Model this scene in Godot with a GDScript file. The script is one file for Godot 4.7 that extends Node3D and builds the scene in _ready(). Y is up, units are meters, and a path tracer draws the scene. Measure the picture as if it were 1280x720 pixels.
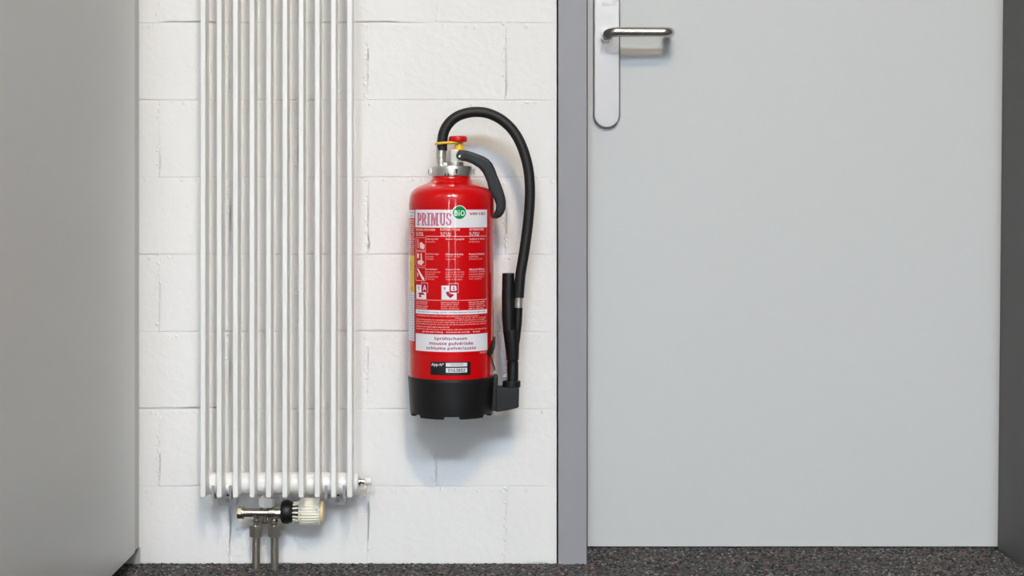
extends Node3D
# A corridor end: white block wall with a tall radiator and a fire extinguisher, a grey steel door to its right.
# Metres, y up. The block wall's face is the plane z = 0; the camera looks along -z from z = DIST.

const S := 0.001567      # metres of the wall's face per photograph pixel
const DIST := 3.0        # camera to wall
const EYE := 0.716       # camera height
const VX := 612.0        # vanishing point in the photograph
const VY := 248.0

var M := {}
var used := {}
var sans: Font
var sans_bold: Font
var serif_bold: Font
var rng := RandomNumberGenerator.new()


# ---------------------------------------------------------------- measuring
func px(x: float, z: float) -> float:
	return (x - VX) * S * (DIST - z) / DIST

func py(y: float, z: float) -> float:
	return EYE - (y - VY) * S * (DIST - z) / DIST

func pt(x: float, y: float, z: float) -> Vector3:
	return Vector3(px(x, z), py(y, z), z)


# ---------------------------------------------------------------- mesh building
class Shape:
	var v := PackedVector3Array()
	var t := PackedInt32Array()

	func add(nv: PackedVector3Array, nt: PackedInt32Array) -> void:
		# every primitive is closed: turn it so that its faces run clockwise seen from outside
		var vol := 0.0
		for i in range(0, nt.size(), 3):
			vol += nv[nt[i]].dot(nv[nt[i + 1]].cross(nv[nt[i + 2]]))
		var base := v.size()
		v.append_array(nv)
		for i in range(0, nt.size(), 3):
			t.append(base + nt[i])
			if vol > 0.0:
				t.append(base + nt[i + 2]); t.append(base + nt[i + 1])
			else:
				t.append(base + nt[i + 1]); t.append(base + nt[i + 2])

	func mesh(smooth_deg := 38.0) -> ArrayMesh:
		var lim := cos(deg_to_rad(smooth_deg))
		var n := t.size() / 3
		var fn := PackedVector3Array()
		fn.resize(n)
		var at := {}
		var keys := []
		keys.resize(v.size())
		for i in v.size():
			keys[i] = Vector3i((v[i] * 50000.0).round())
		for f in n:
			var a := v[t[f * 3]]
			var nn := (v[t[f * 3 + 2]] - a).cross(v[t[f * 3 + 1]] - a)
			fn[f] = nn
			for k in 3:
				var key = keys[t[f * 3 + k]]
				if not at.has(key):
					at[key] = []
				at[key].append(f)
		var ov := PackedVector3Array()
		var on := PackedVector3Array()
		for f in n:
			var u := fn[f].normalized()
			for k in 3:
				var i := t[f * 3 + k]
				var s := Vector3.ZERO
				for g in at[keys[i]]:
					if fn[g].normalized().dot(u) >= lim:
						s += fn[g]
				ov.append(v[i])
				on.append(s.normalized() if s.length() > 0.0 else u)
		var arr := []
		arr.resize(Mesh.ARRAY_MAX)
		arr[Mesh.ARRAY_VERTEX] = ov
		arr[Mesh.ARRAY_NORMAL] = on
		var m := ArrayMesh.new()
		m.add_surface_from_arrays(Mesh.PRIMITIVE_TRIANGLES, arr)
		return m


func box(s: Shape, a: Vector3, b: Vector3) -> void:
	var v := PackedVector3Array()
	for i in 8:
		v.append(Vector3(b.x if i & 1 else a.x, b.y if i & 2 else a.y, b.z if i & 4 else a.z))
	s.add(v, PackedInt32Array([0, 2, 1, 1, 2, 3, 4, 5, 6, 5, 7, 6, 0, 1, 4, 1, 5, 4, 2, 6, 3, 3, 6, 7, 0, 4, 2, 2, 4, 6, 1, 3, 5, 3, 7, 5]))

# rings of equal size, joined to a closed skin with flat ends
func skin(s: Shape, rings: Array, cap_tris := PackedInt32Array()) -> void:
	var v := PackedVector3Array()
	var t := PackedInt32Array()
	var n: int = rings[0].size()
	for r in rings:
		v.append_array(r)
	for k in rings.size() - 1:
		for i in n:
			var j := (i + 1) % n
			var a := k * n
			var b := a + n
			t.append_array([a + i, b + i, a + j, a + j, b + i, b + j])
	if cap_tris.is_empty():
		for i in range(1, n - 1):
			cap_tris.append_array([0, i, i + 1])
	# wall triangles above run one way round; make the caps agree
	var first_ccw := 0.0
	var c := Vector3.ZERO
	for p in rings[0]:
		c += p / n
	var d: Vector3 = Vector3.ZERO
	for p in rings[-1]:
		d += p / n
	for i in n:
		first_ccw += (rings[0][i] - c).cross(rings[0][(i + 1) % n] - c).dot(d - c)
	var cap_ccw := 0.0
	for i in range(0, cap_tris.size(), 3):
		cap_ccw += (rings[0][cap_tris[i + 1]] - rings[0][cap_tris[i]]).cross(rings[0][cap_tris[i + 2]] - rings[0][cap_tris[i]]).dot(d - c)
	var same := first_ccw * cap_ccw >= 0.0
	var z := (rings.size() - 1) * n
	for i in range(0, cap_tris.size(), 3):
		var p := cap_tris[i]
		var q := cap_tris[i + 1] if same else cap_tris[i + 2]
		var r := cap_tris[i + 2] if same else cap_tris[i + 1]
		t.append_array([p, q, r])
		t.append_array([z + p, z + r, z + q])
	s.add(v, t)

# profile: (radius, along the axis); xf.y is the axis
func lathe(s: Shape, prof: Array, xf: Transform3D, seg := 40, squash := 1.0) -> void:
	var rings := []
	for p in prof:
		var r := PackedVector3Array()
		for i in seg:
			var a := TAU * i / seg
			r.append(xf * Vector3(maxf(p.x, 0.00002) * cos(a), p.y, maxf(p.x, 0.00002) * sin(a) * squash))
		rings.append(r)
	skin(s, rings)

func axis_x(at: Vector3) -> Transform3D:
	return Transform3D(Basis(Vector3(0, 0, 1), Vector3(1, 0, 0), Vector3(0, 1, 0)), at)

func axis_y(at: Vector3) -> Transform3D:
	return Transform3D(Basis(), at)

func axis_z(at: Vector3) -> Transform3D:
	return Transform3D(Basis(Vector3(1, 0, 0), Vector3(0, 0, 1), Vector3(0, -1, 0)), at)

func cyl(s: Shape, r: float, a: float, b: float, xf: Transform3D, bevel := 0.0008, seg := 40) -> void:
	lathe(s, [Vector2(r - bevel, a), Vector2(r - bevel * 0.3, a + bevel * 0.3), Vector2(r, a + bevel), Vector2(r, b - bevel), Vector2(r - bevel * 0.3, b - bevel * 0.3), Vector2(r - bevel, b)], xf, seg)

func sweep(s: Shape, path: PackedVector3Array, radii: PackedFloat32Array, seg := 24, squash := 1.0) -> void:
	var rings := []
	var up := Vector3(0, 0, 1)
	for i in path.size():
		var d := (path[mini(i + 1, path.size() - 1)] - path[maxi(i - 1, 0)]).normalized()
		if absf(d.dot(up)) > 0.95:
			up = Vector3(0, 1, 0) if absf(d.y) < 0.9 else Vector3(1, 0, 0)
		var side := d.cross(up).normalized()
		up = side.cross(d).normalized()
		var r := PackedVector3Array()
		for k in seg:
			var a := TAU * k / seg
			r.append(path[i] + (side * cos(a) + up * sin(a) * squash) * radii[mini(i, radii.size() - 1)])
		rings.append(r)
	skin(s, rings)

func smooth_path(pts: Array, per := 8) -> PackedVector3Array:
	var o := PackedVector3Array()
	for i in pts.size() - 1:
		var a: Vector3 = pts[maxi(i - 1, 0)]
		var b: Vector3 = pts[i]
		var c: Vector3 = pts[i + 1]
		var d: Vector3 = pts[mini(i + 2, pts.size() - 1)]
		for k in per:
			o.append(b.cubic_interpolate(c, a, d, float(k) / per))
	o.append(pts[-1])
	return o

func inset(poly: PackedVector2Array, by: float) -> PackedVector2Array:
	var area := 0.0
	for i in poly.size():
		area += poly[i].cross(poly[(i + 1) % poly.size()])
	var sg := 1.0 if area > 0 else -1.0
	var o := PackedVector2Array()
	for i in poly.size():
		var a := (poly[i] - poly[i - 1]).normalized()
		var b := (poly[(i + 1) % poly.size()] - poly[i]).normalized()
		var na := Vector2(-a.y, a.x) * sg
		var nb := Vector2(-b.y, b.x) * sg
		var m := (na + nb).normalized()
		o.append(poly[i] + m * by / maxf(m.dot(na), 0.5))
	return o

# poly in xy pushed out along z from z0 to z1, with rounded rims
func extrude(s: Shape, poly: PackedVector2Array, z0: float, z1: float, bevel: float, xf := Transform3D(), steps := 3) -> void:
	var tris := Geometry2D.triangulate_polygon(poly)
	var rings := []
	var levels := []
	for k in steps + 1:
		var a := PI / 2 * k / steps
		levels.append(Vector2(bevel * (1.0 - sin(a)), z0 + bevel * (1.0 - cos(a))))
	for k in steps + 1:
		var a := PI / 2 * (steps - k) / steps
		levels.append(Vector2(bevel * (1.0 - sin(a)), z1 - bevel * (1.0 - cos(a))))
	for l in levels:
		var p := inset(poly, l.x)
		var r := PackedVector3Array()
		for q in p:
			r.append(xf * Vector3(q.x, q.y, l.y))
		rings.append(r)
	skin(s, rings, tris)

func round_rect(x0: float, y0: float, x1: float, y1: float, r: float, seg := 5) -> PackedVector2Array:
	var o := PackedVector2Array()
	for c in [[x1 - r, y1 - r, 0.0], [x0 + r, y1 - r, 0.5], [x0 + r, y0 + r, 1.0], [x1 - r, y0 + r, 1.5]]:
		for k in seg + 1:
			var a: float = PI * (c[2] + 0.5 * k / seg)
			o.append(Vector2(c[0] + r * cos(a), c[1] + r * sin(a)))
	return o

func rbox(s: Shape, a: Vector3, b: Vector3, r := 0.001, bevel := 0.0008) -> void:
	extrude(s, round_rect(a.x, a.y, b.x, b.y, r, 3), a.z, b.z, bevel, Transform3D(), 2)


# ---------------------------------------------------------------- nodes
func numbered(n: String) -> String:
	var k: int = used.get(n, 0)
	used[n] = k + 1
	return n if k == 0 else "%s_%03d" % [n, k]

func tag(o: Node, label: String, category := "", group := "", kind := "") -> void:
	if label: o.set_meta("label", label)
	if category: o.set_meta("category", category)
	if group: o.set_meta("group", group)
	if kind: o.set_meta("kind", kind)

func thing(called: String, at: Vector3) -> Node3D:
	var o := Node3D.new()
	o.name = numbered(called)
	o.position = at
	add_child(o, true)
	return o

# shapes are in world places; a part is set back by where its thing stands
func part(called: String, m: Mesh, mat: Material, parent: Node3D = self) -> MeshInstance3D:
	var o := MeshInstance3D.new()
	o.name = numbered(called) if parent == self else called
	o.mesh = m
	o.material_override = mat
	o.cast_shadow = GeometryInstance3D.SHADOW_CASTING_SETTING_ON
	parent.add_child(o, true)
	if parent != self and parent.get_parent() == self:
		o.position = -parent.position
	return o


# ---------------------------------------------------------------- materials
func mat(called: String, c: Color, rough := 0.5, metal := 0.0) -> StandardMaterial3D:
	var m := StandardMaterial3D.new()
	m.resource_name = called
	m.albedo_color = c
	m.roughness = rough
	m.metallic = metal
	M[called] = m
	return m

func noise(freq: float, oct := 3, sz := 512, type := FastNoiseLite.TYPE_SIMPLEX_SMOOTH, sd := 1) -> NoiseTexture2D:
	var n := FastNoiseLite.new()
	n.noise_type = type
	n.frequency = freq
	n.fractal_octaves = oct
	n.seed = sd
	var t := NoiseTexture2D.new()
	t.width = sz
	t.height = sz
	t.seamless = true
	t.noise = n
	return t

func relief(m: StandardMaterial3D, t: Texture2D, cm: float, scale: float) -> void:
	m.heightmap_enabled = true
	m.heightmap_texture = t
	m.heightmap_scale = cm
	m.uv1_triplanar = true
	m.uv1_world_triplanar = true
	m.uv1_scale = Vector3.ONE * scale

func ramp(t: NoiseTexture2D, a: Color, b: Color) -> NoiseTexture2D:
	var g := Gradient.new()
	g.set_color(0, a)
	g.set_color(1, b)
	t.color_ramp = g
	return t

func make_materials() -> void:
	var m := mat("wall_paint", Color(0.93, 0.925, 0.92), 0.6)
	relief(m, noise(0.02, 5, 1024), 0.055, 2.2)
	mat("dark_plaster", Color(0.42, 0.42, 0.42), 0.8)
	m = mat("plaster", Color(0.9, 0.9, 0.89), 0.8)
	mat("radiator_paint", Color(0.945, 0.94, 0.93), 0.28)
	m = mat("door_paint", Color(0.81, 0.815, 0.815), 0.5)
	relief(m, noise(0.05, 3, 512, FastNoiseLite.TYPE_SIMPLEX_SMOOTH, 4), 0.004, 6.0)
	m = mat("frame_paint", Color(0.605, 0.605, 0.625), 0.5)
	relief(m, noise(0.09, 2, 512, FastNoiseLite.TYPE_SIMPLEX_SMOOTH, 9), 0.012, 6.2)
	m = mat("shaded_frame_paint", Color(0.39, 0.39, 0.39), 0.6)  # frame paint darkened: the right jamb's shade is put into the colour
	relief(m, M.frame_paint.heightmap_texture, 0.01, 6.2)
	m = mat("cabinet_steel", Color(0.86, 0.862, 0.858), 0.42, 0.25)
	relief(m, M.frame_paint.heightmap_texture, 0.006, 6.2)
	mat("filler_paint", Color(0.76, 0.76, 0.755), 0.55)
	mat("skirting_paint", Color(0.72, 0.72, 0.71), 0.5)
	mat("red_paint", Color8(206, 0, 8), 0.3)
	M.red_paint.metallic_specular = 0.3
	M.red_paint.clearcoat_enabled = true
	M.red_paint.clearcoat = 0.7
	M.red_paint.clearcoat_roughness = 0.04
	mat("red_plastic", Color(0.80, 0.03, 0.06), 0.3)
	mat("yellow_plastic", Color(0.93, 0.74, 0.2), 0.4)
	m = mat("black_plastic", Color(0.055, 0.055, 0.058), 0.45)
	relief(m, noise(0.12, 2, 512, FastNoiseLite.TYPE_SIMPLEX_SMOOTH, 3), 0.008, 14.0)
	m = mat("black_rubber", Color(0.075, 0.075, 0.075), 0.55)
	relief(m, M.black_plastic.heightmap_texture, 0.01, 20.0)
	mat("nickel", Color(0.86, 0.85, 0.82), 0.33, 0.9)
	mat("dull_nickel", Color(0.72, 0.70, 0.66), 0.42, 0.9)
	mat("old_steel", Color(0.66, 0.63, 0.59), 0.45, 0.9)
	mat("valve_nickel", Color(0.78, 0.76, 0.72), 0.22, 1.0)
	mat("nut_nickel", Color(0.78, 0.76, 0.72), 0.34, 0.95)
	mat("chrome", Color(0.86, 0.86, 0.85), 0.12, 1.0)
	mat("white_fitting", Color(0.88, 0.87, 0.85), 0.35)
	mat("cream_plastic", Color(0.94, 0.915, 0.85), 0.4)
	mat("aged_plastic", Color(0.92, 0.85, 0.67), 0.4)
	m = mat("galvanised", Color(0.74, 0.74, 0.74), 0.4, 0.75)
	relief(m, M.black_plastic.heightmap_texture, 0.01, 14.0)
	m = mat("brushed_steel", Color(0.68, 0.66, 0.645), 0.38, 0.9)
	mat("dark_steel", Color(0.42, 0.41, 0.40), 0.4, 0.9)
	m = M.brushed_steel
	var brushed := noise(0.03, 2, 512, FastNoiseLite.TYPE_SIMPLEX_SMOOTH, 12)
	m.heightmap_enabled = true
	m.heightmap_texture = brushed
	m.heightmap_scale = 0.004
	m.uv1_triplanar = true
	m.uv1_world_triplanar = true
	m.uv1_scale = Vector3(5, 160, 5)
	m = mat("satin_steel", Color(0.78, 0.77, 0.75), 0.27, 1.0)
	mat("etched", Color(0.80, 0.80, 0.795), 0.7, 0.2)
	mat("hole", Color(0.06, 0.06, 0.06), 0.9)
	m = mat("carpet_back", Color(0.28, 0.275, 0.275), 1.0)
	var im := Image.create(256, 256, false, Image.FORMAT_RGB8)
	for y in 256:
		for x in 256:
			im.set_pixel(x, y, fleck())
	m.albedo_color = Color.WHITE
	m.albedo_texture = ImageTexture.create_from_image(im)
	m.uv1_triplanar = true
	m.uv1_world_triplanar = true
	m.uv1_scale = Vector3.ONE * 1.2
	m = mat("carpet_fibre", Color.WHITE, 0.95)
	m.vertex_color_use_as_albedo = true
	m = mat("glass", Color(0.9, 0.95, 0.95, 0.08), 0.02)
	m.transparency = BaseMaterial3D.TRANSPARENCY_ALPHA
	m = mat("lamp_glow", Color(0.95, 0.95, 0.95), 0.6)
	m.emission_enabled = true
	m.emission = Color(1, 0.98, 0.95)
	m.emission_energy_multiplier = 1.0

func fleck() -> Color:
	var k := rng.randf()
	var g := rng.randf_range(0.19, 0.38)
	if k < 0.06: return Color(0.45, 0.325, 0.31)
	if k < 0.10: return Color(0.30, 0.375, 0.375)
	if k < 0.15: return Color(0.52, 0.51, 0.50)
	if k < 0.30: return Color(0.14, 0.14, 0.14)
	return Color(g * 1.02, g, g)


# ---------------------------------------------------------------- lettering into pictures
func draw_text(im: Image, text: String, font: Font, x: float, y: float, w: float, h: float, c: Color) -> void:
	var tm := TextMesh.new()
	tm.font = font
	tm.font_size = 64
	tm.depth = 0.0
	tm.pixel_size = 0.01
	tm.curve_step = 2.0
	tm.text = text
	var arr := tm.get_mesh_arrays()
	var v: PackedVector3Array = arr[Mesh.ARRAY_VERTEX]
	if v.is_empty():
		return
	var idx: PackedInt32Array = arr[Mesh.ARRAY_INDEX] if arr[Mesh.ARRAY_INDEX] != null else PackedInt32Array(range(v.size()))
	var lo := Vector2(1e9, 1e9)
	var hi := -lo
	for p in v:
		lo = lo.min(Vector2(p.x, p.y))
		hi = hi.max(Vector2(p.x, p.y))
	var k := Vector2(w / (hi.x - lo.x), h / (hi.y - lo.y))
	for i in range(0, idx.size(), 3):
		var q := []
		for j in 3:
			var p := v[idx[i + j]]
			q.append(Vector2(x + (p.x - lo.x) * k.x, y + (hi.y - p.y) * k.y))
		fill_tri(im, q[0], q[1], q[2], c)

func fill_tri(im: Image, a: Vector2, b: Vector2, c: Vector2, col: Color) -> void:
	var area := (b - a).cross(c - a)
	if absf(area) < 1e-6:
		return
	var x0 := maxi(0, int(floor(minf(a.x, minf(b.x, c.x)) - 0.5)))
	var x1 := mini(im.get_width() - 1, int(ceil(maxf(a.x, maxf(b.x, c.x)))))
	var y0 := maxi(0, int(floor(minf(a.y, minf(b.y, c.y)) - 0.5)))
	var y1 := mini(im.get_height() - 1, int(ceil(maxf(a.y, maxf(b.y, c.y)))))
	for yy in range(y0, y1 + 1):
		for xx in range(x0, x1 + 1):
			var p := Vector2(xx + 0.5, yy + 0.5)
			var e0 := (b - a).cross(p - a) / area
			var e1 := (c - b).cross(p - b) / area
			var e2 := (a - c).cross(p - c) / area
			if e0 >= -1e-4 and e1 >= -1e-4 and e2 >= -1e-4:
				im.set_pixel(xx, yy, col)

func disc(im: Image, x: float, y: float, r: float, c: Color) -> void:
	for yy in range(int(y - r), int(y + r) + 2):
		for xx in range(int(x - r), int(x + r) + 2):
			if Vector2(xx + 0.5 - x, yy + 0.5 - y).length() <= r:
				im.set_pixel(xx, yy, c)

# ---- the big label: places are photograph pixels, wrapped round a can of radius 53 px about x = 564.3
const LK := 5.0
const LS0 := -90.0
const LS1 := 60.0
const LY0 := 254.0
const LY1 := 445.0
var label_im: Image

func lx(x: float) -> float:
	return (53.0 * asin(clampf((x - 564.3) / 53.0, -1.0, 1.0)) - LS0) * LK

func ly(y: float) -> float:
	return (y - LY0) * LK

func lrect(x0: float, y0: float, x1: float, y1: float, c: Color) -> void:
	label_im.fill_rect(Rect2i(int(lx(x0)), int(ly(y0)), maxi(1, int(lx(x1)) - int(lx(x0))), maxi(1, int(ly(y1)) - int(ly(y0)))), c)

func lframe(x0: float, y0: float, x1: float, y1: float, w: float, c: Color) -> void:
	lrect(x0, y0, x1, y0 + w, c)
	lrect(x0, y1 - w, x1, y1, c)
	lrect(x0, y0, x0 + w, y1, c)
	lrect(x1 - w, y0, x1, y1, c)

func ltext(t: String, x0: float, y0: float, x1: float, y1: float, c: Color, f: Font = null) -> void:
	draw_text(label_im, t, f if f else sans_bold, lx(x0), ly(y0), lx(x1) - lx(x0), (y1 - y0) * LK, c)

func lpoly(pts: Array, c: Color) -> void:
	var p := PackedVector2Array()
	for q in pts:
		p.append(Vector2(lx(q[0]), ly(q[1])))
	var t := Geometry2D.triangulate_polygon(p)
	for i in range(0, t.size(), 3):
		fill_tri(label_im, p[t[i]], p[t[i + 1]], p[t[i + 2]], c)

func make_label() -> Image:
	var red := Color8(206, 0, 8)
	var white := Color8(236, 234, 240)
	var pale := Color8(244, 205, 203)
	var deep := Color8(170, 22, 58)
	var grey := Color8(120, 112, 130)
	label_im = Image.create(int((LS1 - LS0) * LK), int((LY1 - LY0) * LK), false, Image.FORMAT_RGB8)
	label_im.fill(red)
	# main heading band
	lrect(520.8, 262.4, 608.8, 284.6, white)
	for k in 2:
		var off := 0.8 if k == 0 else 0.0
		var col := deep if k == 0 else Color8(214, 140, 165)
		var xs := [522.6, 528.4, 535.2, 539.8, 550.6, 558.6]
		var ws := [5.2, 6.2, 3.6, 9.6, 7.0, 6.0]
		for i in 6:
			ltext("PRIMUS"[i], xs[i] + off, 265.8 + off, xs[i] + ws[i] + off, 281.2 + off, col, serif_bold)
	for i in 6:
		pass
	disc(label_im, lx(575.4), ly(265.8), 9.2 * LK, white)
	disc(label_im, lx(575.4), ly(265.8), 8.0 * LK, Color8(8, 140, 72))
	ltext("BiO", 569.2, 262.6, 581.6, 269.8, Color8(225, 245, 232), sans_bold)
	ltext("WMN 6 BIO", 587.6, 265.6, 606.2, 268.8, deep, sans_bold)
	# three headings
	ltext("FEUERLÖSCHER", 521.8, 285.6, 546, 288.6, Color8(245, 225, 215), sans_bold)
	ltext("EXTINCTEUR", 552, 285.6, 576, 288.4, Color8(245, 225, 215), sans_bold)
	ltext("ESTINTORE", 587.4, 285.6, 604.6, 288.4, Color8(245, 225, 215), sans_bold)
	var xs3 := [522.0, 552.4, 587.2]
	for i in 3:
		ltext(["6 Liter", "6 litres", "6 litri"][i], xs3[i], 290.2, xs3[i] + [9.0, 13.0, 12.0][i], 292.2, white)
		ltext("27A 183B", xs3[i], 293.0, xs3[i] + [9.0, 12.6, 11.4][i], 295.0, white)
	lrect(534, 295.4, 608, 295.9, pale)
	# picture boxes
	for y in [[297.0, 314.0], [315.0, 333.4], [335.0, 351.8]]:
		lframe(521.4, y[0], 534.2, y[1], 0.45, pale)
	lpoly([[523, 299], [525, 299], [526, 311], [523.5, 311]], Color8(225, 120, 130))
	lpoly([[526.5, 304], [529, 303], [533, 307], [532, 312], [527, 311]], pale)
	lpoly([[523, 317], [526, 318], [525, 324], [523, 323]], pale)
	lpoly([[527.5, 317], [529, 317], [529.6, 325], [527.6, 325]], Color8(240, 200, 190))
	lpoly([[523.5, 327], [529, 325], [532, 328], [529, 332], [524, 331]], pale)
	lpoly([[523, 337], [524.6, 336.6], [532.5, 349], [531.5, 351], [529.5, 350]], white)
	lpoly([[523, 341], [525, 344], [523.6, 348]], pale)
	# three columns of instructions
	var cx := [[534.6, 552.0], [558.6, 581.0], [587.0, 606.5]]
	var rows := [
		[297.8, [["Sicherung ziehen", "herausziehen"], ["Retirer la goupille"], ["Togliere la sicura", "di sicurezza"]]],
		[316.6, [["Knopf einschlagen", "und warten", "3 Sekunden"], ["Enfoncer le bouton", "attendre un peu", "3 secondes"], ["Premere il bottone", "e attendere", "3 secondi circa"]]],
		[335.8, [["Feuer bekämpfen", "von vorne und unten", "mit dem Wind", "Abstand beachten", "in die Glut"], ["Attaquer le feu", "à la base des flammes", "dans le sens du vent", "garder la distance", "viser les braises"], ["Attaccare il fuoco", "alla base, col vento", "mantenere distanza", "e mirare la brace", "fino a spegnere"]]],
	]
	for r in rows:
		for c in 3:
			var lines: Array = r[1][c]
			for k in lines.size():
				var wid: float = (cx[c][1] - cx[c][0]) * clampf(lines[k].length() / 19.0, 0.45, 1.0)
				ltext(lines[k], cx[c][0], r[0] + k * 3.0, cx[c][0] + wid, r[0] + k * 3.0 + 2.5, white if k == 0 else pale, sans_bold if k == 0 else sans)
	# fire classes
	lrect(522.0, 357, 534.8, 374.6, white)
	lrect(553.6, 357, 572, 374.6, white)
	lpoly([[524, 367], [530.5, 366.4], [533, 369], [527.6, 369.6], [529, 372.4], [525, 372.4], [526, 369.6]], deep)
	lpoly([[524.6, 359], [526, 359], [525.6, 363.5], [524.8, 363.5]], grey)
	lpoly([[556, 359.5], [558.6, 359], [557.6, 363]], grey)
	lpoly([[558.8, 365], [562, 364.2], [564, 367], [569.4, 368.2], [564.4, 373], [560, 369]], deep)
	for b in [[528.4, 537.0, "A"], [563.0, 574.2, "B"]]:
		lrect(b[0], 354.2, b[1], 366.2, Color8(240, 170, 180))
		lrect(b[0] + 0.6, 354.8, b[1] - 0.6, 365.6, Color8(178, 18, 50))
		ltext(b[2], b[0] + 2.2, 357.0, b[1] - 2.2, 363.6, white, sans_bold)
	lrect(521, 375.4, 608.6, 375.9, pale)
	var fine := ["Feste Stoffe Holz", "Papier und Stoff", "Brennbar Textil", "nicht bei Metall"]
	var fine2 := ["Matières solides et", "bois, papier, tissus", "liquides, essence et", "huiles, peintures"]
	var fine3 := ["Materiali solidi,", "liquidi, benzina", "carta, legno, tela", "oli e vernici"]
	for k in 4:
		ltext(fine[k], 522, 377.2 + k * 2.6, 536.5 - (k % 2), 379.2 + k * 2.6, pale)
		ltext(fine2[k], 553, 377.2 + k * 2.6, 575 - (k % 3), 379.2 + k * 2.6, pale)
		ltext(fine3[k], 586.6, 377.2 + k * 2.6, 606.5 - 2 * (k % 2), 379.2 + k * 2.6, pale)
	# white strip, fine print, white box
	lrect(521.6, 388.0, 608.8, 393.2, white)
	ltext("Vorsicht bei elektrischen Anlagen  Attention installations électriques  Attenzione impianti elettrici", 523.4, 389.6, 607, 391.9, grey)
	var small := [[394.6, 523, 598, "Nach Gebrauch sofort neu füllen lassen und jährlich durch eine Fachstelle prüfen"], [397.0, 570, 607, "Temp. 0 °C bis +60 °C  6 l 0.4 kg"], [399.4, 522, 606, "Wasser mit Schaummittel, Treibmittel Kohlendioxid; faire contrôler chaque année par un spécialiste"], [402.0, 522, 608, "Recharger immédiatement après usage, même partiel; far controllare ogni anno da uno specialista"], [404.8, 522, 607, "Ricaricare subito dopo ogni uso anche parziale; nur für die angegebenen Brandklassen verwenden"], [408.0, 522, 563, "Prüfdruck und Funktion siehe Kontrollschild"], [411.2, 522, 608, "Geprüft nach europäischer Norm, frostfrei lagern, kühl und trocken halten, vor Sonne schützen"]]
	for s in small:
		ltext(s[3], s[1], s[0], s[2], s[0] + 2.0, Color8(245, 205, 205))
	ltext("Service und Prüfung  -  Entretien et contrôle  -  Servizio", 530, 414.2, 600, 416.8, white, sans_bold)
	lrect(521.4, 418.4, 609.2, 440.0, white)
	ltext("Sprühschaum", 544.6, 421.4, 584.4, 426.2, Color8(150, 40, 80))
	ltext("mousse pulvérisée", 538.4, 427.4, 591.8, 432.6, Color8(150, 40, 80))
	ltext("schiuma polverizzata", 535.0, 433.4, 595.0, 438.4, Color8(150, 40, 80))
	ltext("CH 2012", 600.0, 441.2, 608.6, 443.2, pale)
	# rims
	lrect(608.4, 284, 609.0, 389, Color8(225, 120, 125))
	lrect(519.9, 262, 520.9, 428, Color8(150, 10, 50))
	# the narrow panel round the left side
	var xl := 511.35
	lrect(xl, 262.6, 519.8, 273.0, Color8(222, 216, 226))
	label_im.fill_rect(Rect2i(0, int(ly(262.6)), int(lx(xl)) + 1, int(10.4 * LK)), Color8(222, 216, 226))
	ltext("Wartung", 513, 264.6, 519.0, 267.6, grey)
	ltext("Revision", 513, 269.0, 519.0, 271.2, grey)
	for k in 17:
		ltext(["Kontrolle", "Füllung", "Prüfer und", "Datum", "Intervall"][k % 5], 512.2, 274.4 + k * 2.7, 519.4 - (k % 3) * 0.4, 276.6 + k * 2.7, pale)
	label_im.fill_rect(Rect2i(0, int(ly(320.4)), int(lx(519.6)), int(47.0 * LK)), Color8(238, 186, 20))
	for k in 4:
		ltext(["I", "II", "III", "IV"][k], 513.4, 328.6 + k * 2.9, 515.4, 330.6 + k * 2.9, Color8(70, 50, 20), sans_bold)
	ltext("2", 514.6, 360.4, 517.0, 364.0, Color8(60, 60, 50), sans_bold)
	label_im.fill_rect(Rect2i(0, int(ly(367.4)), int(lx(519.6)), int(61.6 * LK)), Color8(220, 222, 230))
	for k in 18:
		lrect(512.4, 371.0 + k * 3.2, 519.4, 371.6 + k * 3.2, Color8(150, 158, 172))
	return label_im

func make_plate_picture() -> Image:
	var im := Image.create(480, 180, false, Image.FORMAT_RGB8)
	im.fill(Color8(20, 20, 22))
	im.fill_rect(Rect2i(188, 14, 250, 50), Color8(226, 226, 230))
	im.fill_rect(Rect2i(188, 82, 250, 62), Color8(226, 226, 230))
	draw_text(im, "App-N°", sans_bold, 14, 20, 150, 48, Color8(235, 235, 235))
	draw_text(im, "1064309", sans, 238, 24, 150, 30, Color8(90, 90, 100))
	draw_text(im, "0163802", sans_bold, 214, 92, 200, 42, Color8(60, 60, 70))
	return im

# a sheet that lies on the can between two angles; pictured from edge to edge
func wrap_mesh(c: Vector3, r: float, a0: float, a1: float, y0: float, y1: float, n: int) -> ArrayMesh:
	var v := PackedVector3Array()
	var nn := PackedVector3Array()
	var uv := PackedVector2Array()
	var t := PackedInt32Array()
	for i in n + 1:
		var a := lerpf(a0, a1, float(i) / n)
		var d := Vector3(sin(a), 0, cos(a))
		for k in 2:
			v.append(c + d * r + Vector3(0, y1 if k == 0 else y0, 0))
			nn.append(d)
			uv.append(Vector2(float(i) / n, k))
	for i in n:
		var b := i * 2
		t.append_array([b, b + 2, b + 1, b + 1, b + 2, b + 3])
	var arr := []
	arr.resize(Mesh.ARRAY_MAX)
	arr[Mesh.ARRAY_VERTEX] = v
	arr[Mesh.ARRAY_NORMAL] = nn
	arr[Mesh.ARRAY_TEX_UV] = uv
	arr[Mesh.ARRAY_INDEX] = t
	var m := ArrayMesh.new()
	m.add_surface_from_arrays(Mesh.PRIMITIVE_TRIANGLES, arr)
	return m

func picture_mat(called: String, im: Image, rough: float) -> StandardMaterial3D:
	var m := mat(called, Color.WHITE, rough)
	m.albedo_texture = ImageTexture.create_from_image(im)
	m.texture_repeat = false
	return m


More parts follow.
